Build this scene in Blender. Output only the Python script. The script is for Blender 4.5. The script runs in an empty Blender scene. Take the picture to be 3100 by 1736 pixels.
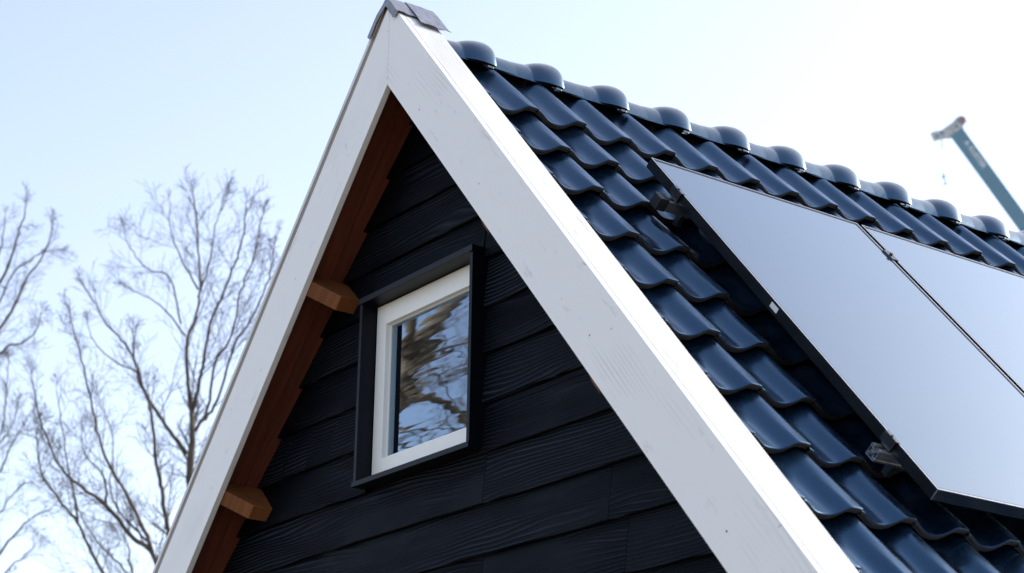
import bpy, bmesh, math, random
from mathutils import Vector, Matrix, Quaternion, noise
rnd = random.Random(7)
sc = bpy.context.scene
COL = sc.collection

# ------------------------------------------------------------------ camera, world, sun, exposure
PITCH = 0.8655                       # roof pitch (rad)
SP, CP = math.sin(PITCH), math.cos(PITCH)
Z0 = 4.744                           # height of the gable apex above the lawn
CAM = Vector((5.00018, -3.09348, Z0 - 3.12392))
CR = Vector((0.59024569, 0.80713008, 0.01229032))
CU = Vector((0.2651587, -0.20824336, 0.94144865))
CF = Vector((-0.7624309, 0.55242713, 0.33693231))
FPX = 5825.606
cam_d = bpy.data.cameras.new('camera')
cam_d.sensor_width = 36.0
cam_d.lens = FPX / 3100 * 36
cam_d.clip_end = 5000
cam_d.dof.use_dof = True
cam_d.dof.focus_distance = 6.35
cam_d.dof.aperture_fstop = 4.5
cam = bpy.data.objects.new('camera', cam_d)
COL.objects.link(cam)
cam.matrix_world = Matrix((( CR.x, CU.x, -CF.x, CAM.x), (CR.y, CU.y, -CF.y, CAM.y), (CR.z, CU.z, -CF.z, CAM.z), (0, 0, 0, 1)))
sc.camera = cam

SUN_EL, SUN_AZ = math.radians(27), math.radians(8)      # azimuth clockwise from +Y
w = bpy.data.worlds.new('World'); sc.world = w; w.use_nodes = True
nt = w.node_tree
sky = nt.nodes.new('ShaderNodeTexSky'); sky.sky_type = 'NISHITA'; sky.sun_disc = False
sky.sun_elevation = SUN_EL; sky.sun_rotation = SUN_AZ
sky.air_density = 1.0; sky.dust_density = 1.6; sky.ozone_density = 4.0
bg = nt.nodes['Background']; bg.inputs[1].default_value = 0.15
hs = nt.nodes.new('ShaderNodeHueSaturation'); hs.inputs['Hue'].default_value = 0.507; hs.inputs['Saturation'].default_value = 0.64     # camera white balance of a bright hazy day
nt.links.new(sky.outputs[0], hs.inputs['Color']); nt.links.new(hs.outputs[0], bg.inputs[0])
sd = bpy.data.lights.new('sun', 'SUN'); sd.energy = 2.0; sd.angle = math.radians(0.5); sd.color = (1.0, 0.94, 0.86)
sun = bpy.data.objects.new('sun', sd); COL.objects.link(sun)
sdir = Vector((math.sin(SUN_AZ) * math.cos(SUN_EL), math.cos(SUN_AZ) * math.cos(SUN_EL), math.sin(SUN_EL)))
sun.rotation_mode = 'QUATERNION'; sun.rotation_quaternion = sdir.to_track_quat('Z', 'Y')
sun.location = (10, 10, 30)
sc.view_settings.view_transform = 'Standard'; sc.view_settings.look = 'None'
sc.view_settings.exposure = 1.22; sc.view_settings.gamma = 1.0

# ------------------------------------------------------------------ helpers
def tag(o, label=None, cat=None, group=None, kind=None):
    if label: o['label'] = label
    if cat: o['category'] = cat
    if group: o['group'] = group
    if kind: o['kind'] = kind
    return o

def link(name, bm, mat, parent=None, M=None, smooth=False, sharp=None):
    me = bpy.data.meshes.new(name)
    bm.normal_update(); bm.to_mesh(me); bm.free()
    if mat is not None:
        for m in (mat if isinstance(mat, (list, tuple)) else [mat]): me.materials.append(m)
    if smooth:
        me.polygons.foreach_set('use_smooth', [True] * len(me.polygons))
        if sharp: me.set_sharp_from_angle(angle=math.radians(sharp))
    o = bpy.data.objects.new(name, me); COL.objects.link(o)
    if parent is not None: o.parent = parent
    if M is not None: o.matrix_basis = M
    return o

def empty(name, loc=(0, 0, 0)):
    o = bpy.data.objects.new(name, None); COL.objects.link(o); o.location = loc
    o.empty_display_size = 0.2
    return o

def box(bm, x0, x1, y0, y1, z0, z1, bev=0.0, seg=2):
    vs = [bm.verts.new((x, y, z)) for x in (x0, x1) for y in (y0, y1) for z in (z0, z1)]
    f = [(0, 1, 3, 2), (4, 6, 7, 5), (0, 4, 5, 1), (2, 3, 7, 6), (0, 2, 6, 4), (1, 5, 7, 3)]
    fs = [bm.faces.new([vs[i] for i in q]) for q in f]
    if bev:
        ed = list({e for q in fs for e in q.edges})
        bmesh.ops.bevel(bm, geom=ed, offset=bev, segments=seg, affect='EDGES', profile=0.6)

def prism(bm, pts, y0, y1, bev=0.0, axis='y'):
    """extrude a polygon given in (a, b) along y"""
    def mk(a, b, y): return (a, y, b)
    A = [bm.verts.new(mk(a, b, y0)) for a, b in pts]
    B = [bm.verts.new(mk(a, b, y1)) for a, b in pts]
    n = len(pts); fs = [bm.faces.new(A), bm.faces.new(B[::-1])]
    for i in range(n):
        fs.append(bm.faces.new((A[i], B[i], B[(i + 1) % n], A[(i + 1) % n])))
    bmesh.ops.recalc_face_normals(bm, faces=fs)
    if bev:
        ed = list({e for q in fs for e in q.edges})
        bmesh.ops.bevel(bm, geom=ed, offset=bev, segments=2, affect='EDGES', profile=0.6)

def tube(bm, pts, rad, sides=6, cap=True):
    """round tube through pts with a radius per point"""
    rings = []
    n = len(pts); prev = None
    for i in range(n):
        d = (pts[min(i + 1, n - 1)] - pts[max(i - 1, 0)])
        if d.length < 1e-9: d = Vector((0, 0, 1))
        d.normalize()
        if prev is None:
            u = d.orthogonal().normalized()
        else:
            u = (prev - d * prev.dot(d))
            u = u.normalized() if u.length > 1e-6 else d.orthogonal().normalized()
        prev = u; v = d.cross(u)
        rings.append([bm.verts.new(pts[i] + (u * math.cos(k * 2 * math.pi / sides) + v * math.sin(k * 2 * math.pi / sides)) * rad[i]) for k in range(sides)])
    for i in range(n - 1):
        for k in range(sides):
            bm.faces.new((rings[i][k], rings[i][(k + 1) % sides], rings[i + 1][(k + 1) % sides], rings[i + 1][k]))
    if cap and sides > 2:
        bm.faces.new(rings[0][::-1]); bm.faces.new(rings[-1])

APEX = Matrix.Translation((0, 0, Z0))
MR = Matrix(((CP, 0, SP, 0), (0, 1, 0, 0), (-SP, 0, CP, Z0), (0, 0, 0, 1)))      # local x down the slope, y along ridge, z normal
ML = Matrix(((-CP, 0, -SP, 0), (0, -1, 0, 0), (-SP, 0, CP, Z0), (0, 0, 0, 1)))   # left slope, local y is -ridge
def RS(s, y, h): return Vector((s * CP + h * SP, y, -s * SP + h * CP + Z0))

def px_ray(u, v): return CF + CR * ((u - 1550) / FPX) + CU * ((868 - v) / FPX)

# ------------------------------------------------------------------ materials
def new_mat(name):
    m = bpy.data.materials.new(name); m.use_nodes = True
    return m, m.node_tree, m.node_tree.nodes['Principled BSDF']
def N(nt, t, **kw):
    n = nt.nodes.new(t)
    for k, v in kw.items():
        if k.startswith('i_'):
            key = k[2:]
            key = int(key) if key.isdigit() else key
            n.inputs[key].default_value = v
        else: setattr(n, k, v)
    return n
def math_n(nt, op, a=None, b=None, c=None):
    n = nt.nodes.new('ShaderNodeMath'); n.operation = op
    for i, x in enumerate((a, b, c)):
        if x is None: continue
        if isinstance(x, (int, float)): n.inputs[i].default_value = x
        else: nt.links.new(x, n.inputs[i])
    return n.outputs[0]
def ramp(nt, fac, stops):
    r = nt.nodes.new('ShaderNodeValToRGB')
    e = r.color_ramp.elements
    while len(e) < len(stops): e.new(0.5)
    for i, (p, c) in enumerate(stops):
        e[i].position = p; e[i].color = (c[0], c[1], c[2], 1) if len(c) == 3 else c
    nt.links.new(fac, r.inputs[0]); return r.outputs[0]
def vec_map(nt, vec, scale, offs=None):
    m = nt.nodes.new('ShaderNodeMapping'); m.inputs['Scale'].default_value = scale
    nt.links.new(vec, m.inputs['Vector'])
    if offs is not None: nt.links.new(offs, m.inputs['Location'])
    return m.outputs[0]
def noise_n(nt, vec, scale, detail=3, rough=0.5, dist=0.0):
    n = nt.nodes.new('ShaderNodeTexNoise'); n.inputs['Scale'].default_value = scale
    n.inputs['Detail'].default_value = detail; n.inputs['Roughness'].default_value = rough
    n.inputs['Distortion'].default_value = dist
    nt.links.new(vec, n.inputs['Vector']); return n.outputs['Fac']
def bump(nt, height, strength, dist, normal=None):
    b = nt.nodes.new('ShaderNodeBump'); b.inputs['Strength'].default_value = strength
    b.inputs['Distance'].default_value = dist
    nt.links.new(height, b.inputs['Height'])
    if normal is not None: nt.links.new(normal, b.inputs['Normal'])
    return b.outputs[0]

def wood_coords(nt, along, across, stretch):
    """object coordinates shifted per board; returns (coarse vector, position across the grain)"""
    tc = N(nt, 'ShaderNodeTexCoord'); geo = N(nt, 'ShaderNodeNewGeometry')
    r = math_n(nt, 'MULTIPLY', geo.outputs['Random Per Island'], 43.0)
    cb = N(nt, 'ShaderNodeCombineXYZ')
    for i in range(3): nt.links.new(r, cb.inputs[i])
    scl = [stretch[1]] * 3; scl[along] = stretch[0]
    v = vec_map(nt, tc.outputs['Object'], scl, cb.outputs[0])
    sep = N(nt, 'ShaderNodeSeparateXYZ'); nt.links.new(tc.outputs['Object'], sep.inputs[0])
    return v, sep.outputs[across], tc, r
def grain_lines(nt, v, pos, per_m, wob, power=2.0):
    n = noise_n(nt, v, 1.0, 2.5, 0.45)
    ph = math_n(nt, 'ADD', math_n(nt, 'MULTIPLY', pos, per_m * 6.2832), math_n(nt, 'MULTIPLY', n, wob))
    s = math_n(nt, 'MULTIPLY_ADD', math_n(nt, 'SINE', ph), 0.5, 0.5)
    return math_n(nt, 'POWER', s, power), n

def make_siding():
    m, nt, b = new_mat('black_stained_wood')
    v, pos, tc, r = wood_coords(nt, 0, 2, (1.1, 6.0))
    g, n = grain_lines(nt, v, pos, 75, 60, 1.6)
    mask = noise_n(nt, vec_map(nt, v, (1.3, 1, 0.7)), 0.8, 2, 0.5)
    mk = N(nt, 'ShaderNodeMapRange'); nt.links.new(mask, mk.inputs[0])
    mk.inputs[1].default_value = 0.40; mk.inputs[2].default_value = 0.60
    hgt = math_n(nt, 'MULTIPLY', g, mk.outputs[0])
    fine = noise_n(nt, vec_map(nt, tc.outputs['Object'], (8, 90, 160)), 1.0, 2, 0.6)
    fleck = noise_n(nt, vec_map(nt, v, (2.5, 1.2, 1.2)), 1.0, 3, 0.6)
    col = ramp(nt, fleck, [(0.3, (0.0012, 0.0016, 0.0026)), (0.62, (0.0028, 0.0037, 0.0058)), (0.8, (0.010, 0.013, 0.019))])
    geo2 = N(nt, 'ShaderNodeNewGeometry')
    mixc = N(nt, 'ShaderNodeMix', data_type='RGBA'); nt.links.new(math_n(nt, 'MULTIPLY', hgt, math_n(nt, 'MULTIPLY_ADD', geo2.outputs['Random Per Island'], 0.8, 0.35)), mixc.inputs['Factor']); nt.links.new(col, mixc.inputs['A']); mixc.inputs['B'].default_value = (0.034, 0.043, 0.060, 1)
    nt.links.new(mixc.outputs['Result'], b.inputs['Base Color'])
    ro = N(nt, 'ShaderNodeMapRange'); nt.links.new(fleck, ro.inputs[0]); ro.inputs[3].default_value = 0.62; ro.inputs[4].default_value = 0.42
    nt.links.new(ro.outputs[0], b.inputs['Roughness'])
    b.inputs['Specular IOR Level'].default_value = 0.07; b.inputs['Specular Tint'].default_value = (0.55, 0.75, 1.0, 1)
    n1 = bump(nt, hgt, 1.0, 0.009)
    nt.links.new(bump(nt, fine, 0.25, 0.0012, n1), b.inputs['Normal'])
    return m

def make_white(name, base, along=0, across=2, marks=1.0):
    m, nt, b = new_mat(name)
    v, pos, tc, r = wood_coords(nt, along, across, (0.9, 5.0))
    g, n = grain_lines(nt, v, pos, 60, 45, 3.0)
    mask = noise_n(nt, vec_map(nt, v, (2, 1, 1)), 0.9, 2, 0.5)
    mk = N(nt, 'ShaderNodeMapRange'); nt.links.new(mask, mk.inputs[0]); mk.inputs[1].default_value = 0.5; mk.inputs[2].default_value = 0.72
    ln = math_n(nt, 'MULTIPLY', g, mk.outputs[0])
    dirt = noise_n(nt, vec_map(nt, tc.outputs['Object'], [6 if i == along else 26 for i in range(3)]), 1.0, 5, 0.65)
    dk = N(nt, 'ShaderNodeMapRange'); nt.links.new(dirt, dk.inputs[0]); dk.inputs[1].default_value = 0.60; dk.inputs[2].default_value = 0.82
    wear = math_n(nt, 'MAXIMUM', math_n(nt, 'MULTIPLY', ln, 0.30 * marks), math_n(nt, 'MULTIPLY', dk.outputs[0], 0.35 * marks))
    # pin-holes and scratches
    vo = N(nt, 'ShaderNodeTexVoronoi'); vo.inputs['Scale'].default_value = 5.0; nt.links.new(tc.outputs['Object'], vo.inputs['Vector'])
    hole = N(nt, 'ShaderNodeMapRange'); nt.links.new(vo.outputs['Distance'], hole.inputs[0]); hole.inputs[1].default_value = 0.022; hole.inputs[2].default_value = 0.012; hole.inputs[3].default_value = 0.0; hole.inputs[4].default_value = 0.7
    wear = math_n(nt, 'MAXIMUM', wear, hole.outputs[0])
    mix = N(nt, 'ShaderNodeMix', data_type='RGBA'); nt.links.new(wear, mix.inputs['Factor'])
    mix.inputs['A'].default_value = (*base, 1); mix.inputs['B'].default_value = (base[0] * 0.36, base[1] * 0.36, base[2] * 0.36, 1)
    nt.links.new(mix.outputs['Result'], b.inputs['Base Color'])
    b.inputs['Roughness'].default_value = 0.48
    n1 = bump(nt, ln, 0.4, 0.0018)
    nt.links.new(bump(nt, dirt, 0.12, 0.002, n1), b.inputs['Normal'])
    return m

def make_wood(name, dark, light, along=0, across=1, rough=0.6, gw=0.35, freq=70):
    m, nt, b = new_mat(name)
    v, pos, tc, r = wood_coords(nt, along, across, (1.2, 7.0))
    g, n = grain_lines(nt, v, pos, freq, 30, 1.4)
    blot = noise_n(nt, vec_map(nt, v, (1.5, 1, 1)), 0.9, 4, 0.6)
    f = math_n(nt, 'ADD', math_n(nt, 'MULTIPLY', g, gw), math_n(nt, 'MULTIPLY', blot, 1.0 - gw))
    vo = N(nt, 'ShaderNodeTexVoronoi'); vo.inputs['Scale'].default_value = 3.6; nt.links.new(tc.outputs['Object'], vo.inputs['Vector'])
    kn = N(nt, 'ShaderNodeMapRange'); nt.links.new(vo.outputs['Distance'], kn.inputs[0]); kn.inputs[1].default_value = 0.035; kn.inputs[2].default_value = 0.075
    f = math_n(nt, 'MULTIPLY', f, math_n(nt, 'MULTIPLY_ADD', kn.outputs[0], 0.7, 0.3))
    nt.links.new(ramp(nt, f, [(0.15, dark), (0.75, light)]), b.inputs['Base Color'])
    b.inputs['Roughness'].default_value = rough
    nt.links.new(bump(nt, g, gw * 0.7, 0.0012), b.inputs['Normal'])
    return m

def make_tile(name, rmin=0.20, rmax=0.36):
    m, nt, b = new_mat(name)
    tc = N(nt, 'ShaderNodeTexCoord'); geo = N(nt, 'ShaderNodeNewGeometry')
    big = noise_n(nt, tc.outputs['Object'], 14, 5, 0.62)
    fine = noise_n(nt, tc.outputs['Object'], 130, 4, 0.7)
    spot = N(nt, 'ShaderNodeTexVoronoi'); spot.inputs['Scale'].default_value = 95; nt.links.new(tc.outputs['Object'], spot.inputs['Vector'])
    sp = N(nt, 'ShaderNodeMapRange'); nt.links.new(spot.outputs['Distance'], sp.inputs[0]); sp.inputs[1].default_value = 0.12; sp.inputs[2].default_value = 0.05
    base = ramp(nt, math_n(nt, 'ADD', math_n(nt, 'MULTIPLY', big, 0.65), math_n(nt, 'MULTIPLY', geo.outputs['Random Per Island'], 0.35)),
                [(0.25, (0.0006, 0.0026, 0.0075)), (0.6, (0.002, 0.0066, 0.016)), (0.85, (0.012, 0.021, 0.033))])
    mix = N(nt, 'ShaderNodeMix', data_type='RGBA')
    sel = math_n(nt, 'MULTIPLY', sp.outputs[0], math_n(nt, 'GREATER_THAN', big, 0.56))
    nt.links.new(math_n(nt, 'MULTIPLY', sel, 0.35), mix.inputs['Factor']); nt.links.new(base, mix.inputs['A']); mix.inputs['B'].default_value = (0.10, 0.13, 0.17, 1)
    nt.links.new(mix.outputs['Result'], b.inputs['Base Color'])
    ro = N(nt, 'ShaderNodeMapRange'); nt.links.new(big, ro.inputs[0]); ro.inputs[1].default_value = 0.3; ro.inputs[2].default_value = 0.7; ro.inputs[3].default_value = rmin; ro.inputs[4].default_value = rmax
    fz = math_n(nt, 'MULTIPLY', math_n(nt, 'SUBTRACT', fine, 0.5), 0.16)
    nt.links.new(math_n(nt, 'ADD', math_n(nt, 'ADD', ro.outputs[0], math_n(nt, 'MULTIPLY_ADD', geo.outputs['Random Per Island'], 0.12, -0.06)), fz), b.inputs['Roughness'])
    b.inputs['IOR'].default_value = 2.1; b.inputs['Specular IOR Level'].default_value = 0.9; b.inputs['Specular Tint'].default_value = (0.20, 0.46, 0.74, 1)
    b.inputs['Coat Weight'].default_value = 0.15; b.inputs['Coat Roughness'].default_value = 0.2
    if rmin > 0.265:
        b.inputs['Sheen Weight'].default_value = 0.3; b.inputs['Sheen Roughness'].default_value = 0.4; b.inputs['Specular IOR Level'].default_value = 0.65
    n1 = bump(nt, big, 0.12, 0.01)
    nt.links.new(bump(nt, fine, 0.12, 0.0015, n1), b.inputs['Normal'])
    return m

def plain(name, col, rough=0.5, metal=0.0, var=0.15, scale=30, spec=0.5, bmp=0.0):
    m, nt, b = new_mat(name)
    tc = N(nt, 'ShaderNodeTexCoord'); n = noise_n(nt, tc.outputs['Object'], scale, 4, 0.6)
    lo = tuple(c * (1 - var) for c in col); hi = tuple(min(1, c * (1 + var)) for c in col)
    nt.links.new(ramp(nt, n, [(0.3, lo), (0.7, hi)]), b.inputs['Base Color'])
    b.inputs['Roughness'].default_value = rough; b.inputs['Metallic'].default_value = metal
    b.inputs['Specular IOR Level'].default_value = spec
    if bmp: nt.links.new(bump(nt, n, bmp, 0.004), b.inputs['Normal'])
    return m

def make_panel_glass():
    m, nt, b = new_mat('solar_glass')
    tc = N(nt, 'ShaderNodeTexCoord')
    n = noise_n(nt, vec_map(nt, tc.outputs['Object'], (2.0, 5.0, 1)), 1.0, 4, 0.6)
    dust = noise_n(nt, tc.outputs['Object'], 60, 4, 0.75)
    vo = N(nt, 'ShaderNodeTexVoronoi'); vo.inputs['Scale'].default_value = 26; nt.links.new(tc.outputs['Object'], vo.inputs['Vector'])
    sp = N(nt, 'ShaderNodeMapRange'); nt.links.new(vo.outputs['Distance'], sp.inputs[0]); sp.inputs[1].default_value = 0.07; sp.inputs[2].default_value = 0.03
    # long faint streaks where water has run down the slope
    st = noise_n(nt, vec_map(nt, tc.outputs['Object'], (0.5, 70, 1)), 1.0, 2, 0.5)
    stm = N(nt, 'ShaderNodeMapRange'); nt.links.new(st, stm.inputs[0]); stm.inputs[1].default_value = 0.66; stm.inputs[2].default_value = 0.74
    d = math_n(nt, 'ADD', math_n(nt, 'MULTIPLY', dust, 0.05), math_n(nt, 'ADD', math_n(nt, 'MULTIPLY', sp.outputs[0], 0.25), math_n(nt, 'MULTIPLY', stm.outputs[0], 0.06)))
    mix = N(nt, 'ShaderNodeMix', data_type='RGBA'); nt.links.new(d, mix.inputs['Factor'])
    mix.inputs['A'].default_value = (0.006, 0.012, 0.024, 1); mix.inputs['B'].default_value = (0.5, 0.5, 0.5, 1)
    nt.links.new(mix.outputs['Result'], b.inputs['Base Color'])
    ro = N(nt, 'ShaderNodeMapRange'); nt.links.new(n, ro.inputs[0]); ro.inputs[3].default_value = 0.12; ro.inputs[4].default_value = 0.2
    nt.links.new(ro.outputs[0], b.inputs['Roughness']); b.inputs['IOR'].default_value = 1.55
    b.inputs['Coat Weight'].default_value = 0.8; b.inputs['Coat Roughness'].default_value = 0.06; b.inputs['Coat Tint'].default_value = (0.72, 0.90, 1.0, 1); b.inputs['Specular Tint'].default_value = (0.50, 0.86, 1.0, 1)
    return m

def make_pane():
    m = bpy.data.materials.new('window_glass'); m.use_nodes = True; nt = m.node_tree
    for n in list(nt.nodes):
        if n.type == 'BSDF_PRINCIPLED': nt.nodes.remove(n)
    out = nt.nodes['Material Output']
    tc = N(nt, 'ShaderNodeTexCoord')
    h = noise_n(nt, vec_map(nt, tc.outputs['Object'], (2.2, 1, 14)), 1.0, 2, 0.4)
    nb = bump(nt, h, 0.17, 0.004)
    fr = N(nt, 'ShaderNodeFresnel'); fr.inputs['IOR'].default_value = 1.6
    f = math_n(nt, 'MINIMUM', math_n(nt, 'MULTIPLY', fr.outputs[0], 3.6), 1.0)
    gl = N(nt, 'ShaderNodeBsdfGlossy'); gl.inputs['Roughness'].default_value = 0.018; gl.inputs['Color'].default_value = (0.66, 0.83, 1.0, 1); nt.links.new(nb, gl.inputs['Normal'])
    tr = N(nt, 'ShaderNodeBsdfTransparent'); tr.inputs[0].default_value = (0.80, 0.86, 0.84, 1)
    mx = N(nt, 'ShaderNodeMixShader'); nt.links.new(f, mx.inputs[0]); nt.links.new(tr.outputs[0], mx.inputs[1]); nt.links.new(gl.outputs[0], mx.inputs[2])
    nt.links.new(mx.outputs[0], out.inputs[0])
    return m

def make_bark(name, dark, light, scale=12):
    m, nt, b = new_mat(name)
    tc = N(nt, 'ShaderNodeTexCoord')
    n = noise_n(nt, vec_map(nt, tc.outputs['Object'], (1, 1, 0.35)), scale, 5, 0.65)
    nt.links.new(ramp(nt, n, [(0.35, dark), (0.68, light)]), b.inputs['Base Color'])
    b.inputs['Roughness'].default_value = 0.85
    nt.links.new(bump(nt, n, 0.5, 0.02), b.inputs['Normal'])
    return m

def make_lead():
    m, nt, b = new_mat('lead_sheet')
    tc = N(nt, 'ShaderNodeTexCoord'); n = noise_n(nt, tc.outputs['Object'], 22, 5, 0.6)
    nt.links.new(ramp(nt, n, [(0.3, (0.15, 0.155, 0.18)), (0.7, (0.27, 0.275, 0.31))]), b.inputs['Base Color'])
    b.inputs['Roughness'].default_value = 0.42
    nt.links.new(bump(nt, noise_n(nt, tc.outputs['Object'], 9, 3, 0.5), 0.5, 0.012), b.inputs['Normal'])
    return m

def make_bounce_sand():
    m, nt, b = new_mat('bounce_sand')
    tc = N(nt, 'ShaderNodeTexCoord'); n = noise_n(nt, tc.outputs['Object'], 0.5, 6, 0.7)
    nt.links.new(ramp(nt, n, [(0.3, (0.22, 0.17, 0.11)), (0.55, (0.34, 0.27, 0.18)), (0.75, (0.44, 0.36, 0.25))]), b.inputs['Base Color'])
    b.inputs['Roughness'].default_value = 0.95
    nt.links.new(bump(nt, noise_n(nt, tc.outputs['Object'], 30, 4, 0.7), 0.8, 0.05), b.inputs['Normal'])
    return m

M_SIDING = make_siding()
M_CASING = plain('black_paint', (0.0028, 0.004, 0.0075), 0.42, var=0.25, scale=40, bmp=0.06, spec=0.16)
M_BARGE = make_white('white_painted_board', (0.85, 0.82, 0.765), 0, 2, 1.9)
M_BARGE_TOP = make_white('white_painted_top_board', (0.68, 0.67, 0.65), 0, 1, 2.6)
M_FRAME = plain('white_window_paint', (0.86, 0.83, 0.75), 0.35, var=0.02, scale=12)
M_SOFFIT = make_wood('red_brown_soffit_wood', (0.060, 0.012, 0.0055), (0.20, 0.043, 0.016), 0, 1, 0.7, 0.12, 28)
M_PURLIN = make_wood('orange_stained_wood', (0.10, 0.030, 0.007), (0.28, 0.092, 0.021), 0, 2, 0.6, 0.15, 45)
M_NAIL = plain('dark_nail_steel', (0.09, 0.085, 0.08), 0.6)
M_LATH = make_wood('weathered_lath_wood', (0.20, 0.16, 0.12), (0.34, 0.29, 0.23), 0, 2)
M_TILE = make_tile('glazed_blue_black_tile')
M_RIDGE = make_tile('glazed_blue_black_ridge_tile', 0.27, 0.40)
M_CLAY = plain('bare_clay_edge', (0.030, 0.025, 0.022), 0.55, var=0.3, scale=60)
M_LEAD = make_lead()
M_DARK = plain('black_underlay', (0.004, 0.004, 0.0045), 1.0, spec=0.0)
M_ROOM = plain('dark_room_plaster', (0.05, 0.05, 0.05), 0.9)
M_SPACER = plain('grey_spacer_bar', (0.12, 0.13, 0.14), 0.35, 0.6)
M_PANE = make_pane()
M_ALU_BLK = plain('black_anodised_frame', (0.006, 0.0065, 0.008), 0.25, 0.0, var=0.1)
M_ALU = plain('mill_aluminium', (0.62, 0.63, 0.65), 0.32, 0.9, var=0.12)
M_CLAMP = plain('dark_anodised_clamp', (0.10, 0.105, 0.115), 0.35, 0.8, var=0.2)
M_GLASS = make_panel_glass()
M_BLKPL = plain('black_plastic', (0.02, 0.021, 0.024), 0.35)
M_STICK = plain('white_sticker', (0.75, 0.75, 0.73), 0.5, var=0.03)
M_BARK = make_bark('grey_bark', (0.055, 0.046, 0.038), (0.15, 0.125, 0.10))
M_TWIG = make_bark('twig_bark', (0.060, 0.046, 0.036), (0.12, 0.095, 0.075))
M_BARK2 = make_bark('tan_bark', (0.09, 0.065, 0.045), (0.30, 0.21, 0.13), 5)
M_CRANE = plain('hazed_blue_crane_paint', (0.15, 0.31, 0.44), 0.4, var=0.06, scale=2)  # boom blue lightened, haze is put into the paint colour
M_CRANE_HD = plain('pale_grey_crane_paint', (0.52, 0.58, 0.60), 0.45, var=0.35, scale=9)
M_LETTER = plain('pale_letter_paint', (0.80, 0.88, 0.95), 0.5, var=0.03)
M_RED = plain('red_sheave_paint', (0.36, 0.26, 0.31), 0.5)
M_CABLE = plain('steel_cable', (0.45, 0.47, 0.5), 0.5, 0.3)
M_TYRE = plain('black_rubber', (0.02, 0.02, 0.02), 0.8)

# ------------------------------------------------------------------ ground
bm = bmesh.new()
R = 1500; vs = [bm.verts.new((R * math.cos(a), R * math.sin(a), 0)) for a in [i * math.pi / 32 for i in range(64)]]
bm.faces.new(vs)
tag(link('ground', bm, make_bounce_sand()), 'unseen ground around the black house, toned as sand for warm bounce light', 'ground', kind='structure')  # out of view; sand tone chosen to bounce warm light onto the gable

# ------------------------------------------------------------------ the house
LEN = 6.5; EAVE = 3.95
BW = 0.2006; YW = 0.1765; HS = 0.1265
house = empty('gable_house')
tag(house, 'black clapboard house with white bargeboards, small gable window and glossy dark tiled roof', 'house')

# --- clapboard wall: wedge boards, lip to the front, clipped to the underside of the roof
LS, LZ = 0.1583, -1.6251
WX0, WX1, WZ0, WZ1, WY = -0.3346, 0.3346, -1.614, -0.9524, 0.1325
seams = {1: [0.317], 6: [0.345], 7: [0.949], 8: [0.335, 1.02], 5: [-0.36], 3: [0.9], 9: [-0.2], 10: [0.6], 11: [-.7], 4: [-0.9]}
bm = bmesh.new()
def halfw(z): return max(0.0, -(z + HS / CP - 0.004) / math.tan(PITCH))   # half width of the opening under the soffit
EAVE_Z = -EAVE * SP + 0.25
HW = halfw(EAVE_Z)
def board(z0, z1, xa, xb, k):
    """one board between z0 (lip) and z1; xa/xb None = run to the roof"""
    yt, yl, th = YW + 0.021, YW, 0.019
    n = 28; rows = []
    for i in range(n + 1):
        t = i / n; col = []
        for z, y in ((z0, yl), (z1, yt)):
            hw = min(halfw(z), HW)
            x0 = -hw if xa is None else xa; x1 = hw if xb is None else xb
            x = x0 + (x1 - x0) * t
            wob = 0.0022 * noise.noise((x * 3.1, k * 7.7, 0.3)) + 0.0012 * noise.noise((x * 11, k * 3.3, 2.2))
            zz = z + (wob if z == z0 else 0); yy = y + (0.0016 * noise.noise((x * 4, k * 5.1, z0)) if z == z0 else 0)
            col.append((x, yy, zz))
        f0, f1 = col
        rows.append([bm.verts.new(f1), bm.verts.new((f0[0], f0[1] + 0.0012, f0[2] + 0.003)), bm.verts.new((f0[0], f0[1] + 0.003, f0[2])),
                     bm.verts.new((f0[0], f0[1] + th, f0[2])), bm.verts.new((f1[0], f1[1] + 0.006, f1[2]))])
    for i in range(n):
        a, b2 = rows[i], rows[i + 1]
        for j in range(4): bm.faces.new((a[j], a[j + 1], b2[j + 1], b2[j]))
    bm.faces.new([rows[0][j] for j in range(5)][::-1]); bm.faces.new([rows[-1][j] for j in range(5)])
k = -4
while True:
    z0 = LZ - (k - 5) * LS; z1 = z0 + LS + 0.02
    if halfw(z0) < 0.02: k += 1; continue
    if z0 < -Z0 + 0.05: break
    cuts = [None] + sorted(seams.get(k, [])) + [None]
    spans = list(zip(cuts[:-1], cuts[1:]))
    for xa, xb in spans:
        xa2 = None if xa is None else xa + 0.0012; xb2 = None if xb is None else xb - 0.0012
        # leave the window opening free
        if z0 < WZ1 - 0.012 and z1 > WZ0 + 0.03:
            lo = -9 if xa is None else xa; hi = 9 if xb is None else xb
            if z0 > WZ0 - 0.001 or True:
                zt = min(z1, 9); zb = z0
                if lo < WX0: board(zb, zt, xa2, WX0 + 0.006, k)
                if hi > WX1: board(zb, zt, max(WX1 - 0.006, lo) if xa is not None else WX1 - 0.006, xb2, k)
                if zb < WZ0 - 0.02:      # strip below the window
                    l2 = max(lo, WX0 + 0.008); h2 = min(hi, WX1 - 0.008)
                    if h2 > l2: board(zb, WZ0 + 0.004, l2, h2, k)
                if zt > WZ1 + 0.005 and zb > WZ0:
                    l2 = max(lo, WX0 + 0.008); h2 = min(hi, WX1 - 0.008)
                    if h2 > l2: board(max(zb, WZ1 - 0.006), zt, l2, h2, k)
        else:
            board(z0, z1, xa2, xb2, k)
    k += 1
bmesh.ops.recalc_face_normals(bm, faces=bm.faces)
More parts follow.
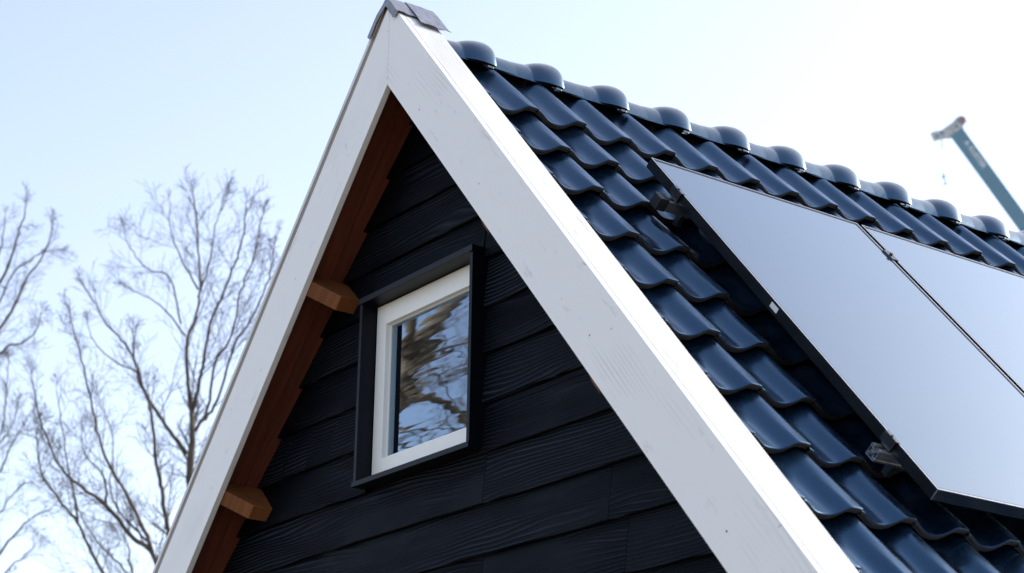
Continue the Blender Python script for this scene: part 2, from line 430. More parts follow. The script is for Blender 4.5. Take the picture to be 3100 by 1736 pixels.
# backing sheet with the window opening, side and rear walls
yb = YW + 0.05
def quad(pts): bm.faces.new([bm.verts.new(p) for p in pts])
topz = -HS / CP - 0.002
ox0, ox1, oz0, oz1 = WX0 + 0.012, WX1 - 0.012, WZ0 + 0.012, WZ1 - 0.012
hw1, hw2 = halfw(oz1), halfw(oz0)
quad([(0, yb, topz), (-hw1, yb, oz1), (hw1, yb, oz1)])
quad([(-hw1, yb, oz1), (-hw2, yb, oz0), (ox0, yb, oz0), (ox0, yb, oz1)])
quad([(hw1, yb, oz1), (ox1, yb, oz1), (ox1, yb, oz0), (hw2, yb, oz0)])
quad([(-hw2, yb, oz0), (-HW, yb, EAVE_Z), (-HW, yb, -Z0), (HW, yb, -Z0), (HW, yb, EAVE_Z), (hw2, yb, oz0)])
YB = LEN - 0.2
quad([(0, YB, topz), (HW, YB, EAVE_Z), (HW, YB, -Z0), (-HW, YB, -Z0), (-HW, YB, EAVE_Z)])
for sgn in (-1, 1):
    for i in range(13):
        za = -Z0 + i * LS; zb2 = za + LS + .015
        if zb2 > EAVE_Z: zb2 = EAVE_Z
        if za >= EAVE_Z: break
        box(bm, sgn * HW - .012, sgn * HW + .012, yb + .002, YB - .002, za, zb2 - .012)
wall = link('clapboard_wall', bm, M_SIDING, house, APEX)

# --- soffits (boards running down the slope), inside of the roof
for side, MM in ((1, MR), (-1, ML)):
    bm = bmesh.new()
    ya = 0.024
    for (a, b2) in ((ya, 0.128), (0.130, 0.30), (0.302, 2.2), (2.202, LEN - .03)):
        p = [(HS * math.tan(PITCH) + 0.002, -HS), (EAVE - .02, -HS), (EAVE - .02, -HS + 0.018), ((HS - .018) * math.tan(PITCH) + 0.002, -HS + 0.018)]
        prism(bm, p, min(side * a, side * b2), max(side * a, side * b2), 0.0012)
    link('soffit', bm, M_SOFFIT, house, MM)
    bm = bmesh.new()       # roof deck between soffit and tiles
    p = [(0.095 * math.tan(PITCH) + 0.002, -0.095), (EAVE - .03, -0.095), (EAVE - .03, -0.078), (0.078 * math.tan(PITCH) + 0.002, -0.078)]
    prism(bm, p, min(side * 0.03, side * (LEN - .04)), max(side * 0.03, side * (LEN - .04)))
    link('roof_deck', bm, M_DARK, house, MM)

# --- purlins: square ends seen behind the bargeboards
HP, YP = 0.2767, 0.1086
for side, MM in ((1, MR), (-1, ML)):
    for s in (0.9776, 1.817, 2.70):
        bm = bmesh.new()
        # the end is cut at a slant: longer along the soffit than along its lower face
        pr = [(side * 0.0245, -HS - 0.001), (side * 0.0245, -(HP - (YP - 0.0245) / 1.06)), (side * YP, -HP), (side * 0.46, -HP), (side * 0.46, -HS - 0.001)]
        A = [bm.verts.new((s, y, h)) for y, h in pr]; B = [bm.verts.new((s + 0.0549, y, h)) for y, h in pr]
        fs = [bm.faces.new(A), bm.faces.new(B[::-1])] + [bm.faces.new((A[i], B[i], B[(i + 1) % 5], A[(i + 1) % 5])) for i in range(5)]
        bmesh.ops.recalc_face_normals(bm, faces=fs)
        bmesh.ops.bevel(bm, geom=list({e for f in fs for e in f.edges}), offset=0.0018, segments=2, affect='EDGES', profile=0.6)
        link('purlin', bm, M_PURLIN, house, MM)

# --- white bargeboards with their top boards
for side, MM in ((1, MR), (-1, ML)):
    bm = bmesh.new(); tp = math.tan(PITCH); g = 0.0009
    y0, y1 = sorted((side * 0.0, side * 0.022))
    hb = 0.0
    prism(bm, [(BW * tp + g, -BW), (EAVE, -BW), (EAVE, hb), (-hb * tp + g, hb)], y0, y1, 0.0018)
    bb = link('bargeboard', bm, M_BARGE, house, MM)
    def on_front(u, v):
        d = px_ray(u, v); k = -CAM.y / d.y; p = CAM + d * k
        return (side * p.x * CP - (p.z - Z0) * SP, side * p.x * SP + (p.z - Z0) * CP)
    dots = [(1270, 332, 3), (1450, 557, 2.5), (1785, 1016, 3.2), (2200, 1609, 3.6), (1325, 640, 1.6), (1700, 905, 1.8)] if side == 1 else [(1176, 96, 2), (895, 845, 2.2), (790, 1122, 2.4), (700, 1240, 2.0), (1051, 470, 1.8), (640, 1478, 2.2)]
    for u, v, r in dots:
        a, b2 = on_front(u, v); r *= 0.001
        bm2 = bmesh.new(); c = [bm2.verts.new((a + r * math.cos(q * 0.785), side * -0.0004, b2 + 0.85 * r * math.sin(q * 0.785))) for q in range(8)]
        bm2.faces.new(c); link('nail_head', bm2, M_NAIL, bb)
    cracks = [((1764, 794), (1775, 805)), ((2352, 1600), (2370, 1586)), ((1845, 1000), (1858, 992))] if side == 1 else [((1046, 430), (1050, 456)), ((888, 992), (878, 1018))]
    for (u0, v0), (u1, v1) in cracks:
        p0 = on_front(u0, v0); p1 = on_front(u1, v1); L2 = math.hypot(p1[0] - p0[0], p1[1] - p0[1]); nx, nz = -(p1[1] - p0[1]) / L2 * 0.0008, (p1[0] - p0[0]) / L2 * 0.0008
        bm2 = bmesh.new(); bm2.faces.new([bm2.verts.new((x, side * -0.0004, z)) for x, z in ((p0[0], p0[1]), ((p0[0] + p1[0]) / 2 + nx, (p0[1] + p1[1]) / 2 + nz), p1, ((p0[0] + p1[0]) / 2 - nx, (p0[1] + p1[1]) / 2 - nz))])
        link('crack', bm2, M_NAIL, bb)
    if side == 1: bb['label'] = 'wide white painted bargeboard on the right with sunlit top'
    # children are placed in the board's own frame
    bm = bmesh.new()
    if side == 1:
        y0, y1 = 0.0235, 0.1525
        prism(bm, [(0.018 * tp + g, -0.018), (EAVE, -0.018), (EAVE, 0.0), (0.0 + g, 0.0)], y0, y1, 0.003)
    else:
        y0, y1 = -0.164, -0.0235
        prism(bm, [(0.018 * tp + g, -0.018), (EAVE, -0.018), (EAVE, 0.0), (0.002, 0.0)], y0, y1, 0.002)
    link('top_board', bm, M_BARGE_TOP, bb)
    if side == -1:
        bm = bmesh.new(); prism(bm, [(0.02, 0.0008), (EAVE, 0.0008), (EAVE, 0.0255), (0.02, 0.0255)], -0.16, -0.004, 0.001)
        link('verge_lath', bm, M_LATH, bb)
        bm = bmesh.new(); prism(bm, [(0.03, 0.0262), (EAVE, 0.0262), (EAVE, 0.0415), (0.03, 0.0415)], -0.162, -0.001, 0.002)
        link('cover_strip', bm, M_BARGE_TOP, bb)

# --- lead flashing folded over the top of the bargeboards
bm = bmesh.new()
def sheet(ya, yb2, up, sl_len, sr_len, drop):
    """folded cap from ya to yb2; returns nothing"""
    def P(side, s, h, y):
        return Vector((side * (s * CP + h * SP), y, -s * SP + h * CP))
    nx = 7; ny = 5; rows = []
    prof = []
    for i in range(nx + 1):
        t = 1 - i / nx; prof.append((-1, sl_len * t, 0.024 + 0.0215 * min(1, t * 2.2) + up))
    prof += [(1, 0.012 + sr_len * (i + 0.3) / nx, 0.006 + up) for i in range(nx + 1)]
    apex_z = 0.046 + up
    for j in range(ny + 1):
        y = ya + (yb2 - ya) * j / ny; row = []
        for idx, (sd, s, h) in enumerate(prof):
            v = P(sd, s, h, y)
            if sd == -1 and s == 0: v = Vector((-0.016, y, 0.026 + up))
            v.z += 0.0022 * noise.noise((v.x * 30, y * 25, up * 900)); v.x += 0.0015 * noise.noise((y * 30, v.z * 30, 5))
            if idx == len(prof) - 1: v += Vector((0.004, 0, 0.004)) * (0.5 + noise.noise((y * 40, 1.2, up * 300)))
            row.append(bm.verts.new(v))
        rows.append(row)
    for j in range(ny):
        for i in range(len(prof) - 1):
            bm.faces.new((rows[j][i], rows[j][i + 1], rows[j + 1][i + 1], rows[j + 1][i]))
    if drop:
        low = []
        for idx, (sd, s, h) in enumerate(prof):
            v = rows[0][idx].co.copy(); dd = drop * (1 + 0.15 * noise.noise((idx * 0.9, 3.3, 0)))
            nn = Vector((sd * SP, 0, CP)); v2 = v - nn * dd
            if abs(s) < 0.02: v2 = v + Vector((0.006 if sd < 0 else 0.0, 0, -dd * 1.45))
            v2.y = ya - 0.003
            low.append(bm.verts.new(v2))
        for i in range(len(prof) - 1): bm.faces.new((low[i], low[i + 1], rows[0][i + 1], rows[0][i]))
sheet(-0.006, 0.10, 0.0, 0.148, 0.072, 0.026)
sheet(0.07, 0.185, 0.0045, 0.145, 0.125, 0.0)
fl = link('ridge_flashing', bm, M_LEAD, house, APEX)
sm = fl.modifiers.new('thickness', 'SOLIDIFY'); sm.thickness = 0.002; sm.offset = 0.0; sm.use_even_offset = False

# --- roof tiles (right slope detailed; the left slope carries the same tiles)
TA, TB, T0Y, T0S, TH = 0.1983, 0.2622, 0.3776, 0.549, -0.004
# (across, height mid-tile, height at the tail, where the roll is cut flat)
PROF = [(0.005, -0.0075, -0.0075), (0.05, -0.0098, -0.0098), (0.10, -0.0140, -0.0140), (0.15, -0.0193, -0.0193), (0.20, -0.0247, -0.0247), (0.26, -0.0302, -0.0302), (0.33, -0.0345, -0.0345), (0.40, -0.0366, -0.0364), (0.47, -0.0372, -0.0366), (0.54, -0.0365, -0.0352),
        (0.60, -0.0346, -0.0316), (0.66, -0.0308, -0.0240), (0.71, -0.0260, -0.0150), (0.75, -0.0208, -0.0078), (0.785, -0.0156, -0.0024), (0.81, -0.0116, -0.0006), (0.85, -0.0062, -0.0001), (0.90, -0.0019, 0.0), (0.945, -0.0002, 0.0), (0.98, -0.0002, 0.0), (1.0, -0.0018, -0.0008), (1.008, -0.0055, -0.0050), (1.010, -0.0110, -0.0110)]
TLEN = TB + 0.078
VS = [0.0, 0.12, 0.22, 0.34, 0.5, 0.66, 0.78, 0.84, 0.88, 0.915, 0.94, 0.96, 0.972, 0.982, 0.990, 0.996, 1.0]
def add_tile(bm, s_tip, y_tip, sgn, rn, umin=-1, cut=None):
    jh = rn.uniform(-0.0018, 0.0018); js = rn.uniform(-0.0035, 0.0035); rz = rn.uniform(-0.010, 0.010); jy = rn.uniform(-0.0012, 0.0012); tl = rn.uniform(-.002, .002)
    prof = [p for p in PROF if p[0] >= umin]
    grid = []
    for t in VS:
        row = []
        for u, h0, h1 in prof:
            s = s_tip - TLEN * (1 - t) + js
            k = max(0.0, min(1.0, (t - 0.15) / 0.83)); k = k * k * (3 - 2 * k)
            h = h0 + (h1 - h0) * k
            hh = TH + h - 0.0370 * (1 - t) + jh + tl * (1 - t)
            hh -= 0.0040 * math.sin(math.pi * min(1, t * 1.02)) * max(0.0, min(1.0, -h / 0.03))     # pan is slightly spooned
            if u > 0.70: hh -= 0.0008 * k * min(1, (u - 0.70) / 0.20)                                 # chamfered end of the roll
            e = max(0.0, (t - 0.978) / 0.022)
            hh -= 0.0014 * (1 - math.sqrt(max(0.0, 1 - (0.985 * e) ** 2)))                             # rounded tail
            y = y_tip + (u - 1.0) * TA + jy + rz * (t - .5) * TLEN
            if cut is not None and y < cut: y = cut
            row.append(bm.verts.new((s, sgn * y, hh)))
        grid.append(row)
    fs = []
    for a, b2 in zip(grid[:-1], grid[1:]):
        for i in range(len(a) - 1): fs.append(bm.faces.new((a[i], a[i + 1], b2[i + 1], b2[i])))
    last = grid[-1]
    l1 = [bm.verts.new(v.co + Vector((0.0006, 0, -0.0022))) for v in last]
    l2 = [bm.verts.new(v.co + Vector((0.0004, 0, -0.0085))) for v in last]
    l3 = [bm.verts.new(v.co + Vector((-0.0045, 0, -0.0094))) for v in last]
    l4 = [bm.verts.new(v.co + Vector((-0.0048, 0, -0.0190))) for v in last]
    l5 = [bm.verts.new(v.co + Vector((-0.10, 0, -0.0190))) for v in last]
    for A, B in ((last, l1), (l1, l2), (l2, l3), (l3, l4), (l4, l5)):
        for i in range(len(A) - 1):
            f = bm.faces.new((A[i], A[i + 1], B[i + 1], B[i])); fs.append(f)
            if A is l1 or A is l3: f.material_index = 1
    # roll side wall
    side = [g[-1] for g in grid]
    low = [bm.verts.new(v.co + Vector((0, 0, -0.010))) for v in side]
    for i in range(len(side) - 1): fs.append(bm.faces.new((side[i], side[i + 1], low[i + 1], low[i])))
    return fs
NROW, NCOL = 14, 31
bm = bmesh.new(); rt = random.Random(3)
for i in range(NROW):
    add_tile(bm, T0S + i * TB, T0Y - TA, 1, rt, 0.66, 0.1550)
    for j in range(NCOL): add_tile(bm, T0S + i * TB, T0Y + j * TA, 1, rt)
bmesh.ops.recalc_face_normals(bm, faces=bm.faces)
roof = link('tiled_roof', bm, [M_TILE, M_CLAY], house, MR, smooth=True, sharp=38)
# left slope, seen only as an edge from the front: coarser copy of the same tiles
bm = bmesh.new()
VS_keep = VS; VS = [0.0, 0.4, 0.8, 0.93, 1.0]
for i in range(NROW):
    for j in range(NCOL): add_tile(bm, T0S + i * TB, T0Y + 0.004 + j * TA, -1, rt)
VS = VS_keep
bmesh.ops.recalc_face_normals(bm, faces=bm.faces)
link('tiled_roof', bm, [M_TILE, M_CLAY], house, ML, smooth=True, sharp=38)

# --- ridge tiles: tapered half rounds with a bulging collar at the far end
CC, CR0, CX, CZ = 0.2948, 0.361, 0.142, -0.185
def ridge_mesh():
    bm = bmesh.new()
    # (t along cap, radius scale)
    prof = [(-0.10, 0.096), (0.0, 0.0975), (0.3, 0.0985), (0.48, 0.0990), (0.54, 0.1000), (0.59, 0.1030), (0.635, 0.1080), (0.68, 0.1140), (0.73, 0.1200), (0.78, 0.1250), (0.83, 0.1285), (0.88, 0.1306), (0.925, 0.1312), (0.96, 0.1304), (0.985, 0.1290), (1.0, 0.1272)]
    na = 26; rings = []
    for t, r in prof:
        y = t * CC; ring = []
        for kx in range(na + 1):
            am = 83 + 5 * max(0.0, min(1.0, (t - 0.55) / 0.35)); a = math.radians(am * (2 * kx / na - 1))
            x = r * math.sin(a) * 0.985; z = r * math.cos(a)
            if z < 0: z *= 1.1
            ring.append(bm.verts.new((x, y, z)))
        rings.append(ring)
    inner = [[bm.verts.new((v.co.x * 0.90, v.co.y, v.co.z * 0.90 if v.co.z > 0 else v.co.z)) for v in ring] for ring in (rings[-1], rings[0])]
    for a, b2 in zip(rings[:-1], rings[1:]):
        for i in range(na): bm.faces.new((a[i], b2[i], b2[i + 1], a[i + 1]))
    for i in range(na):
        bm.faces.new((rings[-1][i], inner[0][i], inner[0][i + 1], rings[-1][i + 1]))
        bm.faces.new((inner[0][i], inner[1][i], inner[1][i + 1], inner[0][i + 1]))
    # clip that holds the cap down at its lower rim
    bmesh.ops.recalc_face_normals(bm, faces=bm.faces)
    return bm
cap0 = None
nrc = int((LEN - CR0) / CC) + 1
for k in range(nrc):
    y = CR0 + (k - 1) * CC
    if cap0 is None:
        bm = ridge_mesh()
        cap0 = link('ridge_tile', bm, M_RIDGE, roof, None, smooth=True, sharp=40)
        me_cap = cap0.data
        bm = bmesh.new(); box(bm, 0.116, 0.131, CC - 0.04, CC - 0.014, -0.012, -0.004, 0.0015)
        clip0 = link('ridge_clip', bm, M_CLAMP, None)
        cap, clip = cap0, clip0
    else:
        cap = cap0.copy(); COL.objects.link(cap)
        clip = clip0.copy(); COL.objects.link(clip)
    # ridge tiles sit on the house ridge; the roof mesh is in the slope frame
    Mw = Matrix.Translation((rnd.uniform(-.002, .002), y, Z0 + CZ + rnd.uniform(-.002, .002))) @ Matrix.Rotation(rnd.uniform(-.006, .006), 4, 'Z')
    cap.parent = house; cap.matrix_basis = Mw
    clip.parent = cap; clip.matrix_basis = Matrix.Identity(4)
bm = bmesh.new()     # black ventilated ridge roll under the caps
prism(bm, [(-0.085, -0.22), (0.085, -0.22), (0.03, -0.115), (-0.03, -0.115)], 0.17, LEN - 0.05)
link('ridge_roll', bm, M_DARK, house, APEX)

# --- gable window: black casing box, white frame, double glazing
cx = 0.5 * (WX0 + WX1); wz = 0.5 * (WZ0 + WZ1)
FY = 0.191
FX0, FX1, FZ0, FZ1 = -0.3146, 0.3146, -1.580, -0.979
WM = Matrix.Translation((0, 0, Z0))
def frame_rect(bm, x0, x1, z0, z1, l, r, b, t, y0, y1, bev=0.0015):
    box(bm, x0, x0 + l, y0, y1, z0 + b * 0 , z1, bev)
    box(bm, x1 - r, x1, y0, y1, z0, z1, bev)
    box(bm, x0 + l - .0005, x1 - r + .0005, y0 + .0004, y1, z1 - t, z1 - .0004, bev)
    box(bm, x0 + l - .0005, x1 - r + .0005, y0 - .0004, y1, z0 + .0004, z0 + b, bev)
bm = bmesh.new()
frame_rect(bm, FX0, FX1, FZ0, FZ1, 0.058, 0.058, 0.060, 0.072, FY, FY + 0.05)
# sloping glazing rebate
frame_rect(bm, FX0 + 0.056, FX1 - 0.056, FZ0 + 0.058, FZ1 - 0.070, 0.006, 0.006, 0.003, 0.006, FY + 0.018, FY + 0.05, 0.001)
win = link('window', bm, M_FRAME, house, WM)
win['label'] = 'small white framed gable window set in a black casing'
bm = bmesh.new()
box(bm, WX0, WX0 + 0.016, WY, YW + 0.06, WZ0 + 0.0185, WZ1 - 0.0245, 0.0012)
box(bm, WX1 - 0.016, WX1, WY, YW + 0.06, WZ0 + 0.0185, WZ1 - 0.0245, 0.0012)
prism(bm, [(WX0 - 0.003, WZ1 - 0.024), (WX1 + 0.003, WZ1 - 0.024), (WX1 + 0.003, WZ1 - 0.002), (WX0 - 0.003, WZ1 - 0.002)], WY - 0.005, YW + 0.06, 0.002)
prism(bm, [(WX0 - 0.003, WZ0 - 0.0), (WX1 + 0.003, WZ0 - 0.0), (WX1 + 0.003, WZ0 + 0.018), (WX0 - 0.003, WZ0 + 0.018)], WY - 0.005, YW + 0.06, 0.002)
link('casing', bm, M_CASING, win)
GX0, GX1, GZ0, GZ1 = FX0 + 0.062, FX1 - 0.062, FZ0 + 0.0605, FZ1 - 0.0755
bm = bmesh.new(); box(bm, GX0, GX1, FY + 0.023, FY + 0.027, GZ0, GZ1)
link('pane', bm, M_PANE, win)
bm = bmesh.new(); frame_rect(bm, GX0 + .001, GX1 - .001, GZ0 + .001, GZ1 - .001, 0.012, 0.012, 0.012, 0.012, FY + 0.029, FY + 0.041, 0)
link('spacer_bar', bm, M_SPACER, win)
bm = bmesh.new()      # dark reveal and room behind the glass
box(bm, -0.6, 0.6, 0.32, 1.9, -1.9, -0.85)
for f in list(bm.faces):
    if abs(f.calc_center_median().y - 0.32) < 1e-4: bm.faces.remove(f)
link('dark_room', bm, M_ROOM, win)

# ------------------------------------------------------------------ solar panels and their rails
PH, PY0, PS0, PW, PL, PGAP, PT = 0.076, 0.6145, 0.8966, 0.9382, 1.7157, 0.022, 0.035
def make_panel(y0, label):
    bm = bmesh.new(); fw = 0.011
    x0, x1, ya, yb2 = 0, PL, 0, PW
    # mitred frame: outer wall + top flange
    box(bm, x0, x1, ya, ya + fw, -PT, 0, 0.0012); box(bm, x0, x1, yb2 - fw, yb2, -PT, 0, 0.0012)
    box(bm, x0 + .0003, x0 + fw, ya + fw - .0004, yb2 - fw + .0004, -PT + .0003, -.0002, 0.0012)
    box(bm, x1 - fw, x1 - .0003, ya + fw - .0004, yb2 - fw + .0004, -PT + .0003, -.0002, 0.0012)
    M = MR @ Matrix.Translation((PS0, y0, PH))
    fr = link('solar_panel', bm, M_ALU_BLK, None, M)
    tag(fr, label, 'solar panel', 'solar panels mounted on the tiled roof')
    bm = bmesh.new(); ew = 0.0032  # silver strips added to draw the bright glint along the frame edges
    box(bm, 0, PL, 0, ew, 0.0001, 0.0008); box(bm, 0, PL, PW - ew, PW, 0.0001, 0.0008)
    box(bm, 0.0, ew, ew + .0002, PW - ew - .0002, 0.0001, 0.0008); box(bm, PL - ew, PL, ew + .0002, PW - ew - .0002, 0.0001, 0.0008)
    link('edge_glint', bm, M_ALU, fr)
    bm = bmesh.new(); box(bm, fw - .0005, PL - fw + .0005, fw - .0005, PW - fw + .0005, -0.007, -0.0016)
    link('panel_glass', bm, M_GLASS, fr)
    return fr
pa = make_panel(PY0, 'all-black solar panel nearest the white bargeboard, with a white sticker on its frame side')
pb = make_panel(PY0 + PW + PGAP, 'all-black solar panel behind the first one, cut off by the edge of the picture')
bm = bmesh.new(); box(bm, 0.832, 0.872, -0.0007, 0.0001, -0.024, -0.008)
link('sticker', bm, M_STICK, pa)
bm = bmesh.new(); box(bm, PL - 0.0009, PL + 0.0006, 0.0, 0.0012, -PT + .001, -0.001)
link('corner_joint', bm, M_ALU, pa)

def ring_bar(bm, cx, cz, ro, ri, y0, y1, n=12):
    for y, flip in ((y0, False), (y1, True)):
        pass
    O0, I0, O1, I1 = [], [], [], []
    for k in range(n):
        a = 2 * math.pi * k / n; c, s = math.cos(a), math.sin(a)
        O0.append(bm.verts.new((cx + ro * c, y0, cz + ro * s))); I0.append(bm.verts.new((cx + ri * c, y0, cz + ri * s)))
        O1.append(bm.verts.new((cx + ro * c, y1, cz + ro * s))); I1.append(bm.verts.new((cx + ri * c, y1, cz + ri * s)))
    for k in range(n):
        j = (k + 1) % n
        bm.faces.new((O0[k], I0[k], I0[j], O0[j])); bm.faces.new((O0[k], O0[j], O1[j], O1[k])); bm.faces.new((I0[j], I0[k], I1[k], I1[j])); bm.faces.new((O1[k], O1[j], I1[j], I1[k]))
def make_rail(s, y0, label, capped):
    y1 = PY0 + 2 * PW + PGAP + 0.03
    bm = bmesh.new(); q = 0.0135; zc = 0.0
    for a in (-1, 1):
        for b2 in (-1, 1): ring_bar(bm, a * q, zc + b2 * q, 0.0058, 0.0030, y0, y1)
    box(bm, -0.0085, 0.0085, y0, y1, -0.0016, 0.0016); box(bm, -0.0016, 0.0016, y0 + .0003, y1, -0.0085, 0.0085)
    for a in (-1, 1):
        prism(bm, [(a * 0.006 - .0013, 0.003), (a * 0.006 + .0013, 0.003), (a * 0.0105 + .0013, 0.010), (a * 0.0105 - .0013, 0.010)], y0 + .0005, y1)
        prism(bm, [(a * 0.006 - .0013, -0.010), (a * 0.006 + .0013, -0.010), (a * 0.0105 + .0013, -0.003), (a * 0.0105 - .0013, -0.003)], y0 + .0005, y1)
    box(bm, -0.0185, 0.0185, y0 + 0.0008, y1, -0.0192, -0.0175); box(bm, 0.0172, 0.0188, y0 + .001, y1, -0.0135, 0.0135); box(bm, -0.0188, -0.0172, y0 + .001, y1, -0.0135, 0.0135)
    bmesh.ops.recalc_face_normals(bm, faces=bm.faces)
    M = MR @ Matrix.Translation((s, 0, 0.0205))
    r = link('mounting_rail', bm, M_ALU, None, M)
    tag(r, label, 'mounting rail', 'mounting rails under the solar panels')
    if capped:
        bm = bmesh.new(); box(bm, -0.022, 0.022, y0 - 0.034, y0 + 0.004, -0.022, 0.022, 0.003)
        link('end_cap', bm, M_BLKPL, r)
    # end clamp biting the panel frame: ribbed block, bolt and top jaw
    bm = bmesh.new()
    box(bm, -0.020, 0.020, PY0 - 0.006, PY0 - 0.0012, 0.021, 0.050, 0.001)
    for i in range(8): box(bm, -0.027 + i * 0.007, -0.0235 + i * 0.007, PY0 - 0.0105, PY0 - 0.0075, 0.030, 0.0575)
    box(bm, -0.028, 0.028, PY0 - 0.009, PY0 + 0.006, 0.0563, 0.0582, 0.0006)
    tube(bm, [Vector((0, PY0 - 0.004, 0.058)), Vector((0, PY0 - 0.004, 0.062))], [0.004, 0.004], 8)
    link('end_clamp', bm, M_CLAMP, r)
    bm = bmesh.new()
    yc = PY0 + PW + PGAP / 2
    box(bm, -0.03, 0.03, yc - 0.016, yc + 0.016, 0.0565, 0.0595, 0.0008)
    tube(bm, [Vector((0, yc, 0.058)), Vector((0, yc, 0.067))], [0.0065, 0.0065], 8)
    box(bm, -0.026, 0.026, yc - 0.008, yc + 0.008, 0.0195, 0.0566)
    link('middle_clamp', bm, M_BLKPL, r)
    for yh in (PY0 + 0.06, PY0 + 0.9, PY0 + 1.7):       # roof hook: strap from rail under the tile above
        bm = bmesh.new()
        box(bm, -0.020, 0.020, yh - 0.014, yh + 0.014, -0.0255, -0.0195, 0.001)
        box(bm, -0.012, 0.012, yh - 0.010, yh + 0.010, -0.062, -0.0250, 0.001)
        link('roof_hook', bm, M_CLAMP, r)
    return r
make_rail(1.106, 0.582, 'upper rail under the solar panels, closed by a black plastic end cap', True)
make_rail(2.392, 0.5795, 'lower aluminium rail under the solar panels with its hollow profile showing at the end', False)

# ------------------------------------------------------------------ bare trees
def smooth_line(pts, per=5):
    out = []
    n = len(pts)
    for i in range(n - 1):
        p0 = pts[max(i - 1, 0)]; p1 = pts[i]; p2 = pts[i + 1]; p3 = pts[min(i + 2, n - 1)]
        for k in range(per):
            t = k / per
            out.append(0.5 * ((2 * p1) + (p2 - p0) * t + (2 * p0 - 5 * p1 + 4 * p2 - p3) * t * t + (3 * p1 - p0 - 3 * p2 + p3) * t ** 3))
    out.append(pts[-1].copy()); return out

def grow(bm, start, d, length, r0, level, rn, up, maxlev, limit=None):
    """a wandering twig with side twigs"""
    nseg = 7 if level == 1 else (5 if level == 2 else 4)
    pts = [start.copy()]; rad = [r0]; p = start.copy(); dd = d.normalized(); step = length / nseg
    for i in range(nseg):
        j = Vector((rn.gauss(0, 1), rn.gauss(0, 1), rn.gauss(0, 1))) * 0.075
        dd = (dd + j + Vector((0, 0, up))).normalized()
        p = p + dd * step; pts.append(p.copy()); rad.append(max(0.0014, r0 * (1 - 0.75 * (i + 1) / nseg)))
    tube(bm, pts, rad, 4 if level == 1 else 3, cap=False)
    if level < maxlev:
        cnt = {1: 7, 2: 3, 3: 2}[level]
        for c in range(cnt):
            t = 0.18 + 0.80 * (c + rn.random() * 0.8) / cnt
            i = min(int(t * nseg), nseg - 1); q = pts[i].lerp(pts[i + 1], t * nseg - i)
            ax = (pts[i + 1] - pts[i]).normalized()
            perp = ax.orthogonal().normalized(); perp.rotate(Quaternion(ax, rn.uniform(0, 6.283)))
            ang = math.radians(rn.uniform(28, 58))
            nd = ax * math.cos(ang) + perp * math.sin(ang)
            grow(bm, q, nd, length * rn.uniform(0.40, 0.75) * (1.15 - 0.55 * t), max(0.0016, rad[i] * 0.62), level + 1, rn, up, maxlev)

def bare_tree(name, label, limbs, dist, rn, base, group, twig_len=0.95, dens=1.0, spread=0.8, mb=None, mt=None, maxlev=3):
    """limbs: lists of (u, v) photo-plane points turned into points at about `dist` metres, with their own depth"""
    root = empty(name, base); tag(root, label, 'tree', group)
    inv = Matrix.Translation(-Vector(base))
    bt = bmesh.new(); bw = bmesh.new()
    for li, (r0, r1, dz0, dz1, pl) in enumerate(limbs):
        pts = []
        for i, (u, v) in enumerate(pl):
            t = i / max(1, len(pl) - 1)
            d = px_ray(u, v); d = d / d.dot(CF)
            pts.append(CAM + d * (dist + dz0 + (dz1 - dz0) * t))
        pts = smooth_line([p - Vector(base) for p in pts])
        n = len(pts)
        for i in range(1, n - 1):
            pts[i] += Vector((rn.gauss(0, 1), rn.gauss(0, 1), rn.gauss(0, 1))) * 0.005
        rad = [(r0 + (r1 - r0) * (i / (n - 1)) ** 0.8) * (0.80 if r0 < 0.1 else 1.0) for i in range(n)]
        tube(bt, pts, rad, 7)
        total = sum((pts[i + 1] - pts[i]).length for i in range(n - 1))
        cnt = int(total / 0.22 * dens)
        for c in range(cnt):
            t = (c + rn.random()) / cnt
            if rn.random() > 0.45 + 0.55 * t: continue
            i = min(int(t * (n - 1)), n - 2); q = pts[i].lerp(pts[i + 1], t * (n - 1) - i)
            ax = (pts[i + 1] - pts[i]).normalized()
            perp = ax.orthogonal().normalized(); perp.rotate(Quaternion(ax, rn.uniform(0, 6.283)))
            ang = math.radians(rn.uniform(25, 55)) * spread
            grow(bw, q, ax * math.cos(ang) + perp * math.sin(ang), twig_len * rn.uniform(0.35, 1.15) * (1.3 - 0.9 * t), max(0.0030, rad[i] * 0.34), 1, rn, 0.03, maxlev)
        # the limb's own tip carries on as a twig
        grow(bw, pts[-1], pts[-1] - pts[-2], twig_len * 0.25, r1 * 0.6, 1, rn, 0.06, maxlev)
    link('trunk', bt, mb or M_BARK, root, None, smooth=True)
    link('crown', bw, mt or M_TWIG, root)
    return root

